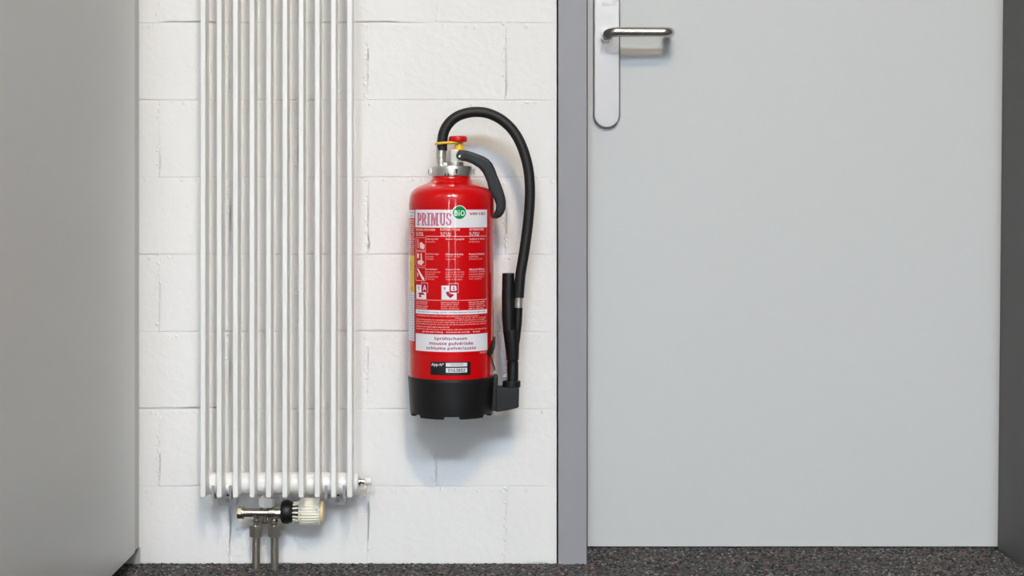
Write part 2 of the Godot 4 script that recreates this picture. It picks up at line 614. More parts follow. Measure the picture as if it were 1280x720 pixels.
# ---------------------------------------------------------------- setting
# one block of the wall: an uneven outline whose rim is drawn back a little
func block_mesh(x0: float, y0: float, x1: float, y1: float, proud: float) -> ArrayMesh:
	var s := Shape.new()
	var rim := PackedVector2Array()
	var nx := maxi(2, int((x1 - x0) / 0.03))
	var ny := maxi(2, int((y1 - y0) / 0.02))
	for i in nx: rim.append(Vector2(lerpf(x0, x1, float(i) / nx), y0))
	for i in ny: rim.append(Vector2(x1, lerpf(y0, y1, float(i) / ny)))
	for i in nx: rim.append(Vector2(lerpf(x1, x0, float(i) / nx), y1))
	for i in ny: rim.append(Vector2(x0, lerpf(y1, y0, float(i) / ny)))
	var c := Vector2((x0 + x1) / 2, (y0 + y1) / 2)
	var back := PackedVector3Array()
	var edge := PackedVector3Array()
	var front := PackedVector3Array()
	for k in rim.size():
		var p := rim[k]
		var on_side := k >= nx and k < nx + ny or k >= 2 * nx + ny
		var gap := rng.randf_range(0.0002, 0.0010)
		var soft := rng.randf_range(0.0008, 0.0020)
		var d := rng.randf_range(0.0003, 0.0008)
		if k >= nx + ny and k <= 2 * nx + ny:
			soft = rng.randf_range(0.003, 0.0065)
			d = rng.randf_range(0.0003, 0.0008)
		if on_side:
			gap = 0.0
			soft = rng.randf_range(0.002, 0.005)
			d = rng.randf_range(0.0, 0.00035)
		if rng.randf() < 0.06:
			soft += 0.003
			d += 0.0005
		var to := Vector2(signf(c.x - p.x) if absf(absf(p.x - c.x) - (x1 - x0) / 2) < 1e-5 else 0.0, signf(c.y - p.y) if absf(absf(p.y - c.y) - (y1 - y0) / 2) < 1e-5 else 0.0)
		var a := p + to * gap
		var b := p + to * (gap + soft)
		back.append(Vector3(a.x, a.y, -0.004))
		edge.append(Vector3(a.x, a.y, proud - d))
		front.append(Vector3(b.x, b.y, proud))
	skin(s, [back, edge, front])
	return s.mesh(12.0)

func make_wall() -> void:
	var x_l := -1.35
	var fl := 0.1332      # the door frame's outer edges
	var fr := 1.11
	var s := Shape.new()
	box(s, Vector3(x_l, 0, -0.2), Vector3(fl - 0.002, 4.62, -0.0012))
	box(s, Vector3(fr, 0, -0.2), Vector3(1.95, 4.62, -0.0012))
	box(s, Vector3(fl - 0.002, 2.06, -0.2), Vector3(fr, 4.62, -0.0012))
	var wall := part("wall_back", s.mesh(), M.wall_paint)
	tag(wall, "white painted block wall behind the radiator and the fire extinguisher", "wall", "", "structure")
	var pitch := 96.6 * S
	var lumps := Shape.new()
	var bond := 172.8 * S
	for row in 17:
		var y0 := row * pitch
		var y1 := minf(y0 + pitch, 2.62)
		var start := px(458, 0) if row % 2 == 0 else px(543.5, 0)
		for span in [[x_l, fl - 0.0028], [fr + 0.001, 1.95]]:
			var k := int(floor((span[0] - start) / bond))
			while true:
				var a := maxf(start + k * bond, span[0])
				var b := minf(start + (k + 1) * bond, span[1])
				k += 1
				if a >= span[1] - 0.001:
					break
				if b - a < 0.012:
					continue
				part("brick", block_mesh(a, y0, b, y1, rng.randf_range(0.0, 0.0002)), M.wall_paint, wall)
				if row < 9 and b < 0.2:
					joint_lumps(lumps, a, y0, b, y1)
	var o := part("mortar_lumps", lumps.mesh(70.0), M.wall_paint, wall)
	o.set_meta("kind", "stuff")

# smears and crumbs of painted mortar along a block's left and top joints
func joint_lumps(s: Shape, x0: float, y0: float, x1: float, y1: float) -> void:
	var y := y0 + rng.randf_range(0.0, 0.01)
	while y < y1:
		if rng.randf() < 0.55:
			lump(s, Vector3(x0 + rng.randfn(0.0, 0.0022), y, 0.0), rng.randf_range(0.0014, 0.0042), rng.randf_range(0.0003, 0.0010))
		y += rng.randf_range(0.003, 0.009)
	var x := x0 + rng.randf_range(0.0, 0.03)
	while x < x1:
		if rng.randf() < 0.5:
			lump(s, Vector3(x, y1 - rng.randf_range(0.003, 0.009), 0.0), rng.randf_range(0.0016, 0.005), rng.randf_range(0.0002, 0.0007))
		x += rng.randf_range(0.006, 0.03)

func lump(s: Shape, at: Vector3, r: float, h: float) -> void:
	var rings := []
	var w := rng.randf_range(0.7, 1.8)
	var turn := rng.randf_range(-0.6, 0.6)
	var far := PackedFloat32Array()
	for i in 7:
		far.append(rng.randf_range(0.65, 1.25))
	for e in [[1.0, -0.001], [0.9, 0.0001], [0.55, h * 0.75 + 0.0001], [0.15, h + 0.0001]]:
		var q := PackedVector3Array()
		for i in 7:
			var a := TAU * i / 7
			var p: Vector2 = Vector2(cos(a), sin(a) * w).rotated(turn) * r * far[i] * e[0]
			q.append(at + Vector3(p.x, p.y, e[1]))
		rings.append(q)
	skin(s, rings)


func wallbox(called: String, a: Vector3, b: Vector3, m: Material, label: String, category: String) -> MeshInstance3D:
	var s := Shape.new()
	box(s, a, b)
	var o := part(called, s.mesh(), m)
	tag(o, label, category, "", "structure")
	return o

func make_room() -> void:
	var f := wallbox("floor", Vector3(-1.4, -0.1, -0.24), Vector3(2.0, -0.003, 8.1), M.carpet_back, "dark grey flecked carpet floor in front of the wall and the door", "floor")
	make_pile(f)
	wallbox("ceiling", Vector3(-1.4, 4.6, -0.24), Vector3(2.0, 4.7, 8.1), M.plaster, "white ceiling over the room, out of the picture", "ceiling")
	wallbox("wall_left", Vector3(-1.4, -0.003, -0.24), Vector3(-1.3, 4.6, 8.1), M.dark_plaster, "dark grey wall behind the grey cabinet", "wall")
	wallbox("wall_right", Vector3(1.9, -0.003, -0.24), Vector3(2.0, 4.6, 8.1), M.dark_plaster, "dark grey wall to the right of the door", "wall")
	wallbox("wall_beyond", Vector3(0.1, -0.003, -0.24), Vector3(1.2, 2.12, -0.2), M.plaster, "wall closing the space behind the grey door", "wall")
	# the wall behind the camera; two unseen tall windows placed for streaks on the can
	var s := Shape.new()
	var wx := [[-1.02, -0.68], [1.36, 1.70]]
	for x in [[-1.4, wx[0][0]], [wx[0][1], wx[1][0]], [wx[1][1], 2.0]]:
		box(s, Vector3(x[0], -0.003, 8.0), Vector3(x[1], 4.6, 8.1))
	for x in wx:
		box(s, Vector3(x[0], -0.003, 8.0), Vector3(x[1], 0.02, 8.1))
		box(s, Vector3(x[0], 2.6, 8.0), Vector3(x[1], 4.6, 8.1))
	tag(part("wall_front", s.mesh(), M.dark_plaster), "dark grey wall with two tall unseen windows behind the camera", "wall", "", "structure")
	var k := 1
	for x in wx:
		s = Shape.new()
		for e in [[x[0], 0.02, x[0] + 0.03, 2.6], [x[1] - 0.03, 0.02, x[1], 2.6], [x[0] + 0.03, 0.02, x[1] - 0.03, 0.05], [x[0] + 0.03, 2.57, x[1] - 0.03, 2.6]]:
			box(s, Vector3(e[0], e[1], 8.03), Vector3(e[2], e[3], 8.08))
		var w := part("window_%d" % k, s.mesh(), M.frame_paint)
		tag(w, "tall narrow grey-framed window, the %s of two unseen ones behind the camera, placed for glints on the can" % ["left", "right"][k - 1], "window", "", "structure")
		s = Shape.new()
		box(s, Vector3(x[0] + 0.03, 0.05, 8.052), Vector3(x[1] - 0.03, 2.57, 8.058))
		part("pane", s.mesh(), M.glass, w)
		k += 1

func make_pile(f: Node3D) -> void:
	# loops of the carpet near the wall, where single loops can be seen
	var s := Shape.new()
	lathe(s, [Vector2(0.0020, -0.005), Vector2(0.0034, -0.0015), Vector2(0.0030, 0.0010), Vector2(0.0010, 0.0022)], Transform3D(), 6)
	var step := 0.0044
	var pts := PackedFloat32Array()
	var n := 0
	var z := -0.19
	while z < 0.42:
		var x := -1.05
		while x < 1.3:
			if z > 0.0015 or x > 0.195 and x < 1.034:
				var c := fleck().srgb_to_linear()
				var a := rng.randf() * TAU
				var k := rng.randf_range(0.8, 1.25)
				var tx := rng.randf_range(-0.3, 0.3)
				var b := Basis.from_euler(Vector3(tx, a, rng.randf_range(-0.3, 0.3))).scaled(Vector3(k, k * rng.randf_range(0.7, 1.3), k))
				var o := Vector3(x + rng.randf_range(-0.0012, 0.0012), rng.randf_range(-0.0012, 0.0), z + rng.randf_range(-0.0012, 0.0012))
				pts.append_array([b.x.x, b.y.x, b.z.x, o.x, b.x.y, b.y.y, b.z.y, o.y, b.x.z, b.y.z, b.z.z, o.z, c.r, c.g, c.b, 1.0])
				n += 1
			x += step
		z += step
	var mm := MultiMesh.new()
	mm.transform_format = MultiMesh.TRANSFORM_3D
	mm.use_colors = true
	mm.mesh = s.mesh(60.0)
	mm.instance_count = n
	mm.buffer = pts
	var o := MultiMeshInstance3D.new()
	o.name = "carpet_pile"
	o.multimesh = mm
	o.material_override = M.carpet_fibre
	o.set_meta("kind", "stuff")
	f.add_child(o, true)

func make_door() -> void:
	var xi := 0.1896          # clear opening
	var top := 2.0
	# left post of the frame: a face towards the room and a rebate behind it
	var s := Shape.new()
	var prof := PackedVector2Array([Vector2(0.1345, 0.006), Vector2(0.1345, -0.199), Vector2(0.160, -0.199), Vector2(0.160, -0.126), Vector2(xi, -0.126), Vector2(xi, 0.006)])
	var turn := Transform3D(Basis(Vector3(1, 0, 0), Vector3(0, 0, 1), Vector3(0, 1, 0)), Vector3.ZERO)
	extrude(s, prof, 0.0, top + 0.056, 0.0012, turn, 2)
	var post := part("trim_1", s.mesh(), M.frame_paint)
	tag(post, "grey steel door frame post between the block wall and the door", "door frame", "", "structure")
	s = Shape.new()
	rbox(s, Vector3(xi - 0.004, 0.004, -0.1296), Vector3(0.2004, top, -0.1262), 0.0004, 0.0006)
	part("seal", s.mesh(), M.shaded_frame_paint, post)  # seal kept dark to stand for the gap shadow beside the leaf
	s = Shape.new()
	extrude(s, round_rect(xi + 0.0005, top, 1.030, top + 0.056, 0.001, 2), -0.2, 0.006, 0.001, Transform3D(), 2)
	tag(part("trim_2", s.mesh(), M.frame_paint), "grey steel head of the door frame above the door", "door frame", "", "structure")
	# right jamb: a little out of plumb
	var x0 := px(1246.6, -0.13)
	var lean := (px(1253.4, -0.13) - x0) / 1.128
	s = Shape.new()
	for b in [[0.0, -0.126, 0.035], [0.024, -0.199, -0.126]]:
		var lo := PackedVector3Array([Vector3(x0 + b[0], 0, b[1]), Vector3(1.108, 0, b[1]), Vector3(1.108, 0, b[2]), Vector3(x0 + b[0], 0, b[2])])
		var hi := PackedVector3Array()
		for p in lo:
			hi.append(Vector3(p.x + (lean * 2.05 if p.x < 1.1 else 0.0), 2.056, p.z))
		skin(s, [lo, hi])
	tag(part("trim_3", s.mesh(), M.shaded_frame_paint), "grey door jamb at the right edge, shade painted into its dark colour", "door frame", "", "structure")
	# the leaf
	s = Shape.new()
	extrude(s, round_rect(0.1625, 0.0042, 1.061, 1.995, 0.001, 2), -0.170, -0.13, 0.001, Transform3D(), 2)
	var door := part("door_1", s.mesh(), M.door_paint)
	tag(door, "smooth pale grey door with a steel lever handle", "door", "", "structure")
	var zf := -0.13
	# backing plate with a round lower end
	var xa := px(741.4, zf)
	var xb := px(774.8, zf)
	var r := (xb - xa) / 2
	var yb := py(160.4, zf)
	var xm := (xa + xb) / 2
	var plate := PackedVector2Array()
	for k in 25:
		var a := PI + PI * k / 24
		plate.append(Vector2(xm + r * cos(a), yb + r + r * sin(a)))
	for k in 25:
		var a := PI * k / 24
		plate.append(Vector2(xm + r * cos(a), yb + 0.33 + r * sin(a)))
	s = Shape.new()
	extrude(s, plate, zf - 0.0005, zf + 0.0100, 0.0008, Transform3D(), 2)
	part("plate_base", s.mesh(50.0), M.dark_steel, door)
	s = Shape.new()
	extrude(s, inset(plate, 0.0024), zf + 0.0099, zf + 0.0115, 0.0006, Transform3D(), 2)
	var pl := part("handle_plate", s.mesh(50.0), M.brushed_steel, door)
	tag(pl, "long brushed steel handle plate with a round lower end")
	var tm := TextMesh.new()
	tm.font = sans_bold
	tm.text = "KABA"
	tm.font_size = 24
	tm.pixel_size = 0.00036
	tm.depth = 0.0003
	tm.curve_step = 1.0
	var et := part("lettering", tm, M.etched, pl)
	et.position = Vector3(px(760.2, zf + 0.0116), py(5.4, zf + 0.0116), zf + 0.0116)
	# lever
	s = Shape.new()
	var c := pt(758.0, 45.4, zf + 0.012)
	cyl(s, 0.0118, zf + 0.0112, zf + 0.0165, axis_z(Vector3(c.x, c.y, 0)), 0.0006, 40)
	var zb := zf + 0.070
	var rr := 0.015
	var xe := px(844.6, zb) - 0.0098
	var yr := c.y + 0.0026
	var p := [Vector3(c.x, c.y, zf + 0.012), Vector3(c.x, c.y, zf + 0.03)]
	for k in 9:
		var a := PI / 2 * k / 8
		p.append(Vector3(c.x + rr * (1 - cos(a)), lerpf(c.y, yr, k / 8.0), zb - rr + rr * sin(a)))
	p.append(Vector3((c.x + xe) / 2, yr, zb))
	for k in 9:
		var a := PI / 2 * k / 8
		p.append(Vector3(xe - rr + rr * sin(a), yr, zb - rr + rr * cos(a)))
	p.append(Vector3(xe, yr, zf + 0.018))
	p.append(Vector3(xe, yr, zf + 0.0165))
	var rad := PackedFloat32Array()
	for q in p: rad.append(0.0098)
	rad[-1] = 0.0084
	sweep(s, PackedVector3Array(p), rad, 28)
	tag(part("door_handle", s.mesh(), M.satin_steel, door), "round steel lever handle bent back towards the door")

func make_cabinet() -> void:
	var xs := -0.683
	var yb := 0.033
	var c := thing("cabinet", Vector3(-0.99, 0, 0.5))
	tag(c, "grey steel cabinet filling the left edge, with a flat side panel", "cabinet")
	var s := Shape.new()
	rbox(s, Vector3(-1.28, yb, 0.051), Vector3(xs, 2.0, 1.25), 0.0015, 0.001)
	part("body", s.mesh(), M.cabinet_steel, c)
	s = Shape.new()
	rbox(s, Vector3(-1.28, yb + 0.001, 0.0035), Vector3(xs - 0.003, 2.0, 0.0395), 0.001, 0.001)
	tag(part("filler_strip", s.mesh(), M.filler_paint, c), "narrow darker grey strip between cabinet and wall")
	for z in [0.10, 1.15]:
		for x in [-1.2, -0.80]:
			s = Shape.new()
			cyl(s, 0.016, 0.0, yb + 0.001, axis_y(Vector3(x, 0, z)), 0.001, 20)
			part("foot", s.mesh(), M.black_plastic, c)
	# a skirting behind and under the cabinet, on the wall's foot
	s = Shape.new()
	rbox(s, Vector3(-1.29, 0.0, 0.0008), Vector3(px(175.4, 0.002), 0.0325, 0.003), 0.0008, 0.0006)
	tag(part("baseboard_back", s.mesh(), M.skirting_paint), "short grey skirting on the wall's foot under the cabinet", "baseboard", "", "structure")


# ---------------------------------------------------------------- radiator
func make_radiator() -> void:
	var zb := 0.071
	var zf := 0.110
	var zc := 0.050
	var top := 1.85
	var xs := [253.6, 273.8, 294.2, 314.9, 335.6, 356.0, 376.4, 396.6, 416.8, 437.0]
	var ra := thing("radiator", Vector3(px(346, zc), py(622.5, zf), zc))
	tag(ra, "tall white column radiator with ten slim upright fins on the block wall", "radiator")
	# fins: flat upright tubes
	var w := 0.0050
	var sec := round_rect(-w, zb, w, zf, 0.0018, 4)
	var s := Shape.new()
	var turn := Transform3D(Basis(Vector3(1, 0, 0), Vector3(0, 0, 1), Vector3(0, 1, 0)), Vector3.ZERO)
	extrude(s, sec, py(623.0, zf), top, 0.0040, turn, 4)
	var fin := s.mesh(40.0)
	for x in xs:
		var o := part("fin", fin, M.radiator_paint, ra)
		o.position.x += px(x, zf)
	# headers: a row of short drums between the fins
	for y in [py(604.2, zc), top - 0.03]:
		s = Shape.new()
		var r := 0.0212
		var x0 := px(259.0, zc)
		var x1 := px(448.4, zc)
		var prof := [Vector2(r - 0.004, x0), Vector2(r - 0.001, x0 + 0.0012), Vector2(r, x0 + 0.003)]
		for i in range(1, xs.size()):
			var xc := px(xs[i], zf) + 0.002
			prof.append(Vector2(r, xc - 0.0075))
			prof.append(Vector2(r - 0.0005, xc - 0.0064))
			prof.append(Vector2(r - 0.0005, xc + 0.0064))
			prof.append(Vector2(r, xc + 0.0075))
		prof.append_array([Vector2(r, x1 - 0.004), Vector2(r - 0.001, x1 - 0.0012), Vector2(r - 0.004, x1)])
		lathe(s, prof, axis_x(Vector3(0, y, zc)), 48)
		part("header", s.mesh(), M.radiator_paint, ra)
	# bleed valve at the right end
	var yv := py(601.8, zc)
	s = Shape.new()
	cyl(s, 0.0086, px(448.2, zc), px(451.0, zc), axis_x(Vector3(0, yv, zc)), 0.0008, 24)
	cyl(s, 0.0052, px(450.8, zc), px(456.4, zc), axis_x(Vector3(0, yv, zc)), 0.0004, 20)
	part("bleed_stub", s.mesh(), M.chrome, ra)
	s = Shape.new()
	cyl(s, 0.0072, px(455.6, zc), px(464.2, zc), axis_x(Vector3(0, yv, zc)), 0.0014, 28)
	cyl(s, 0.0038, py(616.2, zc), py(603, zc), axis_y(Vector3(px(460.4, zc), 0, zc)), 0.0012, 20)
	tag(part("bleed_valve", s.mesh(), M.white_fitting, ra), "small white bleed valve with a spout pointing down")
	# wall brackets under the header: a plate with a hole, two upright hooks
	for x in [[285.0, 0], [422.0, 1]]:
		s = Shape.new()
		var zp := 0.028
		var xc := px(x[0], zp)
		var plate := PackedVector2Array()
		for q in [[-11.5, 631.5], [9.5, 631.5], [10.5, 626.0], [7.5, 617.0], [4.0, 613.0], [-4.0, 613.0], [-8.0, 617.0], [-12.0, 626.0]]:
			plate.append(Vector2(xc + q[0] * S, py(q[1], zp)))
		extrude(s, plate, 0.0012, zp, 0.0008, Transform3D(), 2)
		for h in ([-17.2, 4.6] if x[1] == 0 else [-13.4, 8.8]):
			var q := PackedVector2Array([Vector2(0.002, py(625.0, 0.03)), Vector2(zc + 0.0265, py(623.0, 0.07)), Vector2(zc + 0.0265, py(607.5, 0.07)), Vector2(zc + 0.0245, py(606.3, 0.07)), Vector2(zc + 0.0222, py(607.5, 0.07)), Vector2(zc + 0.0217, py(616.5, 0.07)), Vector2(0.002, py(619.5, 0.03))])
			var xh := px(x[0] + h, 0.06)
			extrude(s, q, -0.0024, 0.0024, 0.0008, Transform3D(Basis(Vector3(0, 0, 1), Vector3(0, 1, 0), Vector3(1, 0, 0)), Vector3(xh, 0, 0)), 2)
		var br := part("bracket", s.mesh(), M.galvanised, ra)
		tag(br, "galvanised wall bracket under the header")
		s = Shape.new()
		cyl(s, 0.0042, zp - 0.0004, zp + 0.0028, axis_z(Vector3(xc - 0.0006, py(625.6, zp), 0)), 0.001, 20)
		part("screw", s.mesh(), M.old_steel, br)
		s = Shape.new()
		rbox(s, Vector3(xc - 0.003, py(620.0, zp), zp - 0.0002), Vector3(xc + 0.003, py(615.4, zp), zp + 0.0004), 0.001, 0.0001)
		part("slot", s.mesh(), M.hole, br)

func make_valve() -> void:
	var z := 0.046
	var v := thing("radiator_valve", Vector3(px(331.5, z), 0, z))
	tag(v, "nickel valve block under the radiator with a cream thermostat head and two pipes", "radiator valve")
	var yc := py(641.0, z)
	var xm := px(328.8, z)
	# white connection up to the header
	var s := Shape.new()
	cyl(s, 3.4 * S, py(624, z), py(618.2, z), axis_y(Vector3(xm, 0, z)), 0.0005, 24)
	part("riser", s.mesh(), M.white_fitting, v)
	s = Shape.new()
	cyl(s, 10.2 * S, py(633.4, z), py(621.6, z), Transform3D(Basis(Vector3.UP, 0.35), Vector3(px(333.4, z), 0, z)), 0.0014, 6)
	part("union_nut", s.mesh(), M.white_fitting, v)
	# body: a cross of cylinders
	s = Shape.new()
	cyl(s, 5.6 * S, px(303.6, z), px(352.0, z), axis_x(Vector3(0, yc, z)), 0.0008, 36)
	cyl(s, 7.2 * S, px(335.6, z), px(352.6, z), axis_x(Vector3(0, yc, z)), 0.0022, 36)
	cyl(s, 5.0 * S, py(654, z), py(631.5, z), axis_y(Vector3(px(331.6, z), 0, z)), 0.001, 30)
	rbox(s, Vector3(px(320.5, z), py(653.0, z), z - 0.011), Vector3(px(344.0, z), py(640.5, z), z + 0.004), 0.002, 0.0012)
	for x in [320.2, 343.0]:
		lathe(s, [Vector2(0.0062, py(656.5, z)), Vector2(0.0062, py(652.4, z)), Vector2(0.0072, py(651.6, z)), Vector2(0.0072, py(649.6, z)), Vector2(0.0055, py(648.4, z)), Vector2(0.0055, py(641.0, z))], axis_y(Vector3(px(x, z), 0, z + 0.003)), 28)
	part("valve_body", s.mesh(), M.valve_nickel, v)
	s = Shape.new()
	cyl(s, 7.8 * S, px(302.2, z), px(305.2, z), axis_x(Vector3(0, yc, z)), 0.0006, 32)
	cyl(s, 7.4 * S, px(296.8, z), px(302.6, z), Transform3D(axis_x(Vector3.ZERO).basis * Basis(Vector3.UP, 0.0), Vector3(0, yc, z)), 0.001, 6)
	part("end_cap", s.mesh(), M.valve_nickel, v)
	for x in [320.2, 343.4]:
		s = Shape.new()
		cyl(s, 8.6 * S, py(670.4, z), py(656.2, z), Transform3D(Basis(Vector3.UP, 0.5), Vector3(px(x, z), 0, z)), 0.0014, 6)
		cyl(s, 6.0 * S, py(671.8, z), py(669.6, z), axis_y(Vector3(px(x, z), 0, z)), 0.0005, 24)
		part("compression_nut", s.mesh(), M.nut_nickel, v)
		s = Shape.new()
		cyl(s, 4.9 * S, 0.0, py(669.0, z), axis_y(Vector3(px(x, z), 0, z)), 0.0005, 32)
		part("pipe", s.mesh(), M.old_steel, v)
	# thermostat head
	s = Shape.new()
	var yh := py(639.8, z)
	var k := S * (DIST - z) / DIST
	lathe(s, [Vector2(10.5 * k, px(351.6, z)), Vector2(13.6 * k, px(353.0, z)), Vector2(14.8 * k, px(356.0, z)), Vector2(14.8 * k, px(360.4, z)), Vector2(13.4 * k, px(364.5, z)), Vector2(11.0 * k, px(367.6, z))], axis_x(Vector3(0, yh, z)), 40)
	var head := part("thermostat_head", s.mesh(), M.black_plastic, v)
	tag(head, "thermostat head with black collar and ribbed cream cap")
	s = Shape.new()
	cyl(s, 9.0 * k, px(366.0, z), px(376.0, z), axis_x(Vector3(0, yh, z)), 0.0005, 32)
	part("core", s.mesh(), M.black_plastic, head)
	for i in 14:
		s = Shape.new()
		var a := TAU * (i + 0.25) / 14
		var d := Vector3(0, cos(a), sin(a))
		var t := Vector3(0, -sin(a), cos(a))
		var ring := []
		for e in [[365.4, 10.4, 1.0], [368.0, 11.4, 1.9], [376.0, 13.2, 2.0]]:
			var q := PackedVector3Array()
			for c in [[-1, -1], [1, -1], [1, 1], [-1, 1]]:
				q.append(Vector3(px(e[0], z), yh, z) + d * (e[1] + c[1] * 1.0) * k + t * (c[0] * e[2] * 0.5 * k))
			ring.append(q)
		skin(s, ring)
		part("prong", s.mesh(), M.cream_plastic, head)
	# ribbed grip
	s = Shape.new()
	var rings := []
	for e in [[374.4, 14.6], [375.2, 16.2], [376.6, 16.9], [382, 17.6], [392, 17.4], [399.6, 16.6], [400.8, 15.0], [401.2, 13.4]]:
		var q := PackedVector3Array()
		var n := 120
		for i in n:
			var a := TAU * i / n
			var rr: float = (e[1] - (0.75 if i % 4 < 2 and e[1] > 16.0 else 0.0)) * k
			q.append(Vector3(px(e[0], z), yh + rr * cos(a), z + rr * sin(a)))
		rings.append(q)
	skin(s, rings)
	part("grip", s.mesh(30.0), M.cream_plastic, head)
	s = Shape.new()
	lathe(s, [Vector2(12.8 * k, px(400.6, z)), Vector2(13.2 * k, px(402.0, z)), Vector2(12.8 * k, px(404.4, z)), Vector2(10.0 * k, px(405.8, z)), Vector2(0.0, px(406.2, z))], axis_x(Vector3(0, yh, z)), 40)
	tag(part("end_disc", s.mesh(), M.aged_plastic, head), "yellowed end disc")
	for d in [[377.8, 0.35], [397.4, 0.35], [377.8, 0.0], [377.8, -0.32], [397.4, -0.62]]:
		s = Shape.new()
		var a: float = d[1]
		cyl(s, 0.0009, 17.0 * k, 17.75 * k, Transform3D(Basis(Vector3(1, 0, 0), Vector3(0, sin(a), cos(a)), Vector3(0, -cos(a), sin(a))), Vector3(px(d[0], z), yh, z)), 0.0001, 10)
		part("setting_mark", s.mesh(), M.hole, head)


# ---------------------------------------------------------------- fire extinguisher
func make_extinguisher() -> void:
	var zc := 0.091
	var k := S * (DIST - zc) / DIST
	var xc := px(564.3, zc)
	var ex := thing("fire_extinguisher", Vector3(xc, py(518, zc), zc))
	tag(ex, "red fire extinguisher with a black hose, hung on the white block wall", "fire extinguisher")
	var ax := axis_y(Vector3(xc, 0, zc))
	var R := 53.0 * k
	# can
	var s := Shape.new()
	var prof := []
	for q in [[46.0, 506.0], [49.0, 503.0], [50.5, 480.0], [53.0, 472.0], [53.0, 420.0], [53.0, 360.0], [53.0, 300.0], [53.0, 256.0], [52.8, 250.0], [51.9, 244.6], [50.2, 240.6], [47.2, 237.0], [43.2, 234.2], [38.6, 232.0], [33.6, 230.2], [29.6, 228.6], [26.8, 226.8], [25.0, 224.6], [24.0, 222.0], [23.6, 219.0], [23.4, 214.0]]:
		prof.append(Vector2(q[0] * k, py(q[1], zc)))
	lathe(s, prof, ax, 96)
	part("body", s.mesh(60.0), M.red_paint, ex)
	# printed sheet
	var zfront := zc + R
	var lab := wrap_mesh(Vector3(xc, 0, zc), R + 0.0003, LS0 / 53.0, LS1 / 53.0, py(LY1, zfront), py(LY0, zfront), 72)
	tag(part("label_sheet", lab, picture_mat("label_print", make_label(), 0.3), ex), "red and white printed instruction label")
	M.label_print.clearcoat_enabled = true
	M.label_print.clearcoat = 0.7
	M.label_print.clearcoat_roughness = 0.05
	M.label_print.metallic_specular = 0.25
	var a0 := asin((540.0 - 564.3) / 53.0)
	var a1 := asin((588.6 - 564.3) / 53.0)
	var num := wrap_mesh(Vector3(xc, 0, zc), R + 0.0005, a0, a1, py(469.2, zfront), py(452.4, zfront), 24)
	tag(part("number_sticker", num, picture_mat("number_print", make_plate_picture(), 0.35), ex), "small black sticker with white number fields")
	# foot: a black plastic cup with notches below
	s = Shape.new()
	var R2 := 54.2 * k
	lathe(s, [Vector2(51.0 * k, py(514.2, zc)), Vector2(51.7 * k, py(513.4, zc)), Vector2(52.6 * k, py(500, zc)), Vector2(53.8 * k, py(478, zc)), Vector2(R2, py(474.2, zc)), Vector2(54.3 * k, py(471.2, zc)), Vector2(53.9 * k, py(469.2, zc)), Vector2(53.1 * k, py(468.6, zc))], ax, 96)
	for i in 6:
		var m := deg_to_rad(-28.0 + 60 * i)
		var top := PackedVector3Array()
		var bot := PackedVector3Array()
		var n := 10
		for e in 2:
			for j in n + 1:
				var f := (float(j) / n if e == 0 else 1.0 - float(j) / n)
				var a := m + deg_to_rad(lerpf(-20, 20, f))
				var b := m + deg_to_rad(lerpf(-18.4, 18.4, f))
				var rt := (51.6 if e == 0 else 46.0) * k
				top.append(Vector3(xc + rt * sin(a), py(513.0, zc), zc + rt * cos(a)))
				bot.append(Vector3(xc + (rt - 0.0006) * sin(b), py(517.4, zc), zc + (rt - 0.0006) * cos(b)))
		var tri := PackedInt32Array()
		for j in n:
			tri.append_array([j, j + 1, 2 * n + 1 - j, j + 1, 2 * n - j, 2 * n + 1 - j])
		skin(s, [bot, top], tri)
	part("foot_cup", s.mesh(), M.black_plastic, ex)
	# the holder for the nozzle, on the right of the cup
	s = Shape.new()
	var zh := 0.098
	var hold := PackedVector2Array()
	for q in [[620.0, 483.6], [624.4, 483.4], [648.6, 483.0], [648.8, 486.0], [648.2, 507.4], [646.6, 508.6], [634.0, 511.6], [622.4, 513.4], [620.0, 513.4]]:
		hold.append(Vector2(px(q[0], zh), py(q[1], zh)))
	extrude(s, hold, zh - 0.024, zh + 0.016, 0.0012, Transform3D(), 3)
	rbox(s, Vector3(px(612.0, zh), py(513.0, zh), zh - 0.022), Vector3(px(622.6, zh), py(469.0, zh), zh + 0.010), 0.003, 0.0015)
	cyl(s, 11.2 * k, py(483.8, zh), py(476.0, zh), axis_y(Vector3(px(639.4, zh), 0, zh)), 0.0012, 40)
	part("nozzle_holder", s.mesh(), M.black_plastic, ex)
	# nozzle standing in it
	s = Shape.new()
	var zn := 0.098
	var np := []
	var nr := PackedFloat32Array()
	for q in [[641.0, 478.0, 6.9], [641.0, 452.6, 7.1], [641.0, 452.0, 6.5], [641.0, 450.4, 6.6], [640.9, 449.6, 7.6], [640.4, 436.0, 8.6], [639.4, 420.0, 9.6], [638.2, 412.0, 9.9]]:
		np.append(pt(q[0], q[1], zn))
		nr.append(q[2] * k)
	sweep(s, PackedVector3Array(np), nr, 32)
	np = []
	nr = PackedFloat32Array()
	for q in [[638.0, 436.0, 6.2], [636.4, 412.0, 7.8], [635.6, 396.0, 8.2], [635.2, 370.0, 8.0], [635.4, 343.0, 7.6], [635.4, 341.4, 7.2], [635.4, 342.2, 6.4], [635.4, 346.0, 6.0]]:
		np.append(pt(q[0], q[1], zn))
		nr.append(q[2] * k)
	sweep(s, PackedVector3Array(np), nr, 32)
	np = []
	nr = PackedFloat32Array()
	for q in [[644.6, 438.0, 3.4], [646.2, 420.0, 4.4], [647.4, 404.0, 5.0], [648.2, 384.6, 5.2]]:
		np.append(pt(q[0], q[1], zn + 0.002))
		nr.append(q[2] * k)
	sweep(s, PackedVector3Array(np), nr, 28)
	part("nozzle", s.mesh(), M.black_plastic, ex)
	s = Shape.new()
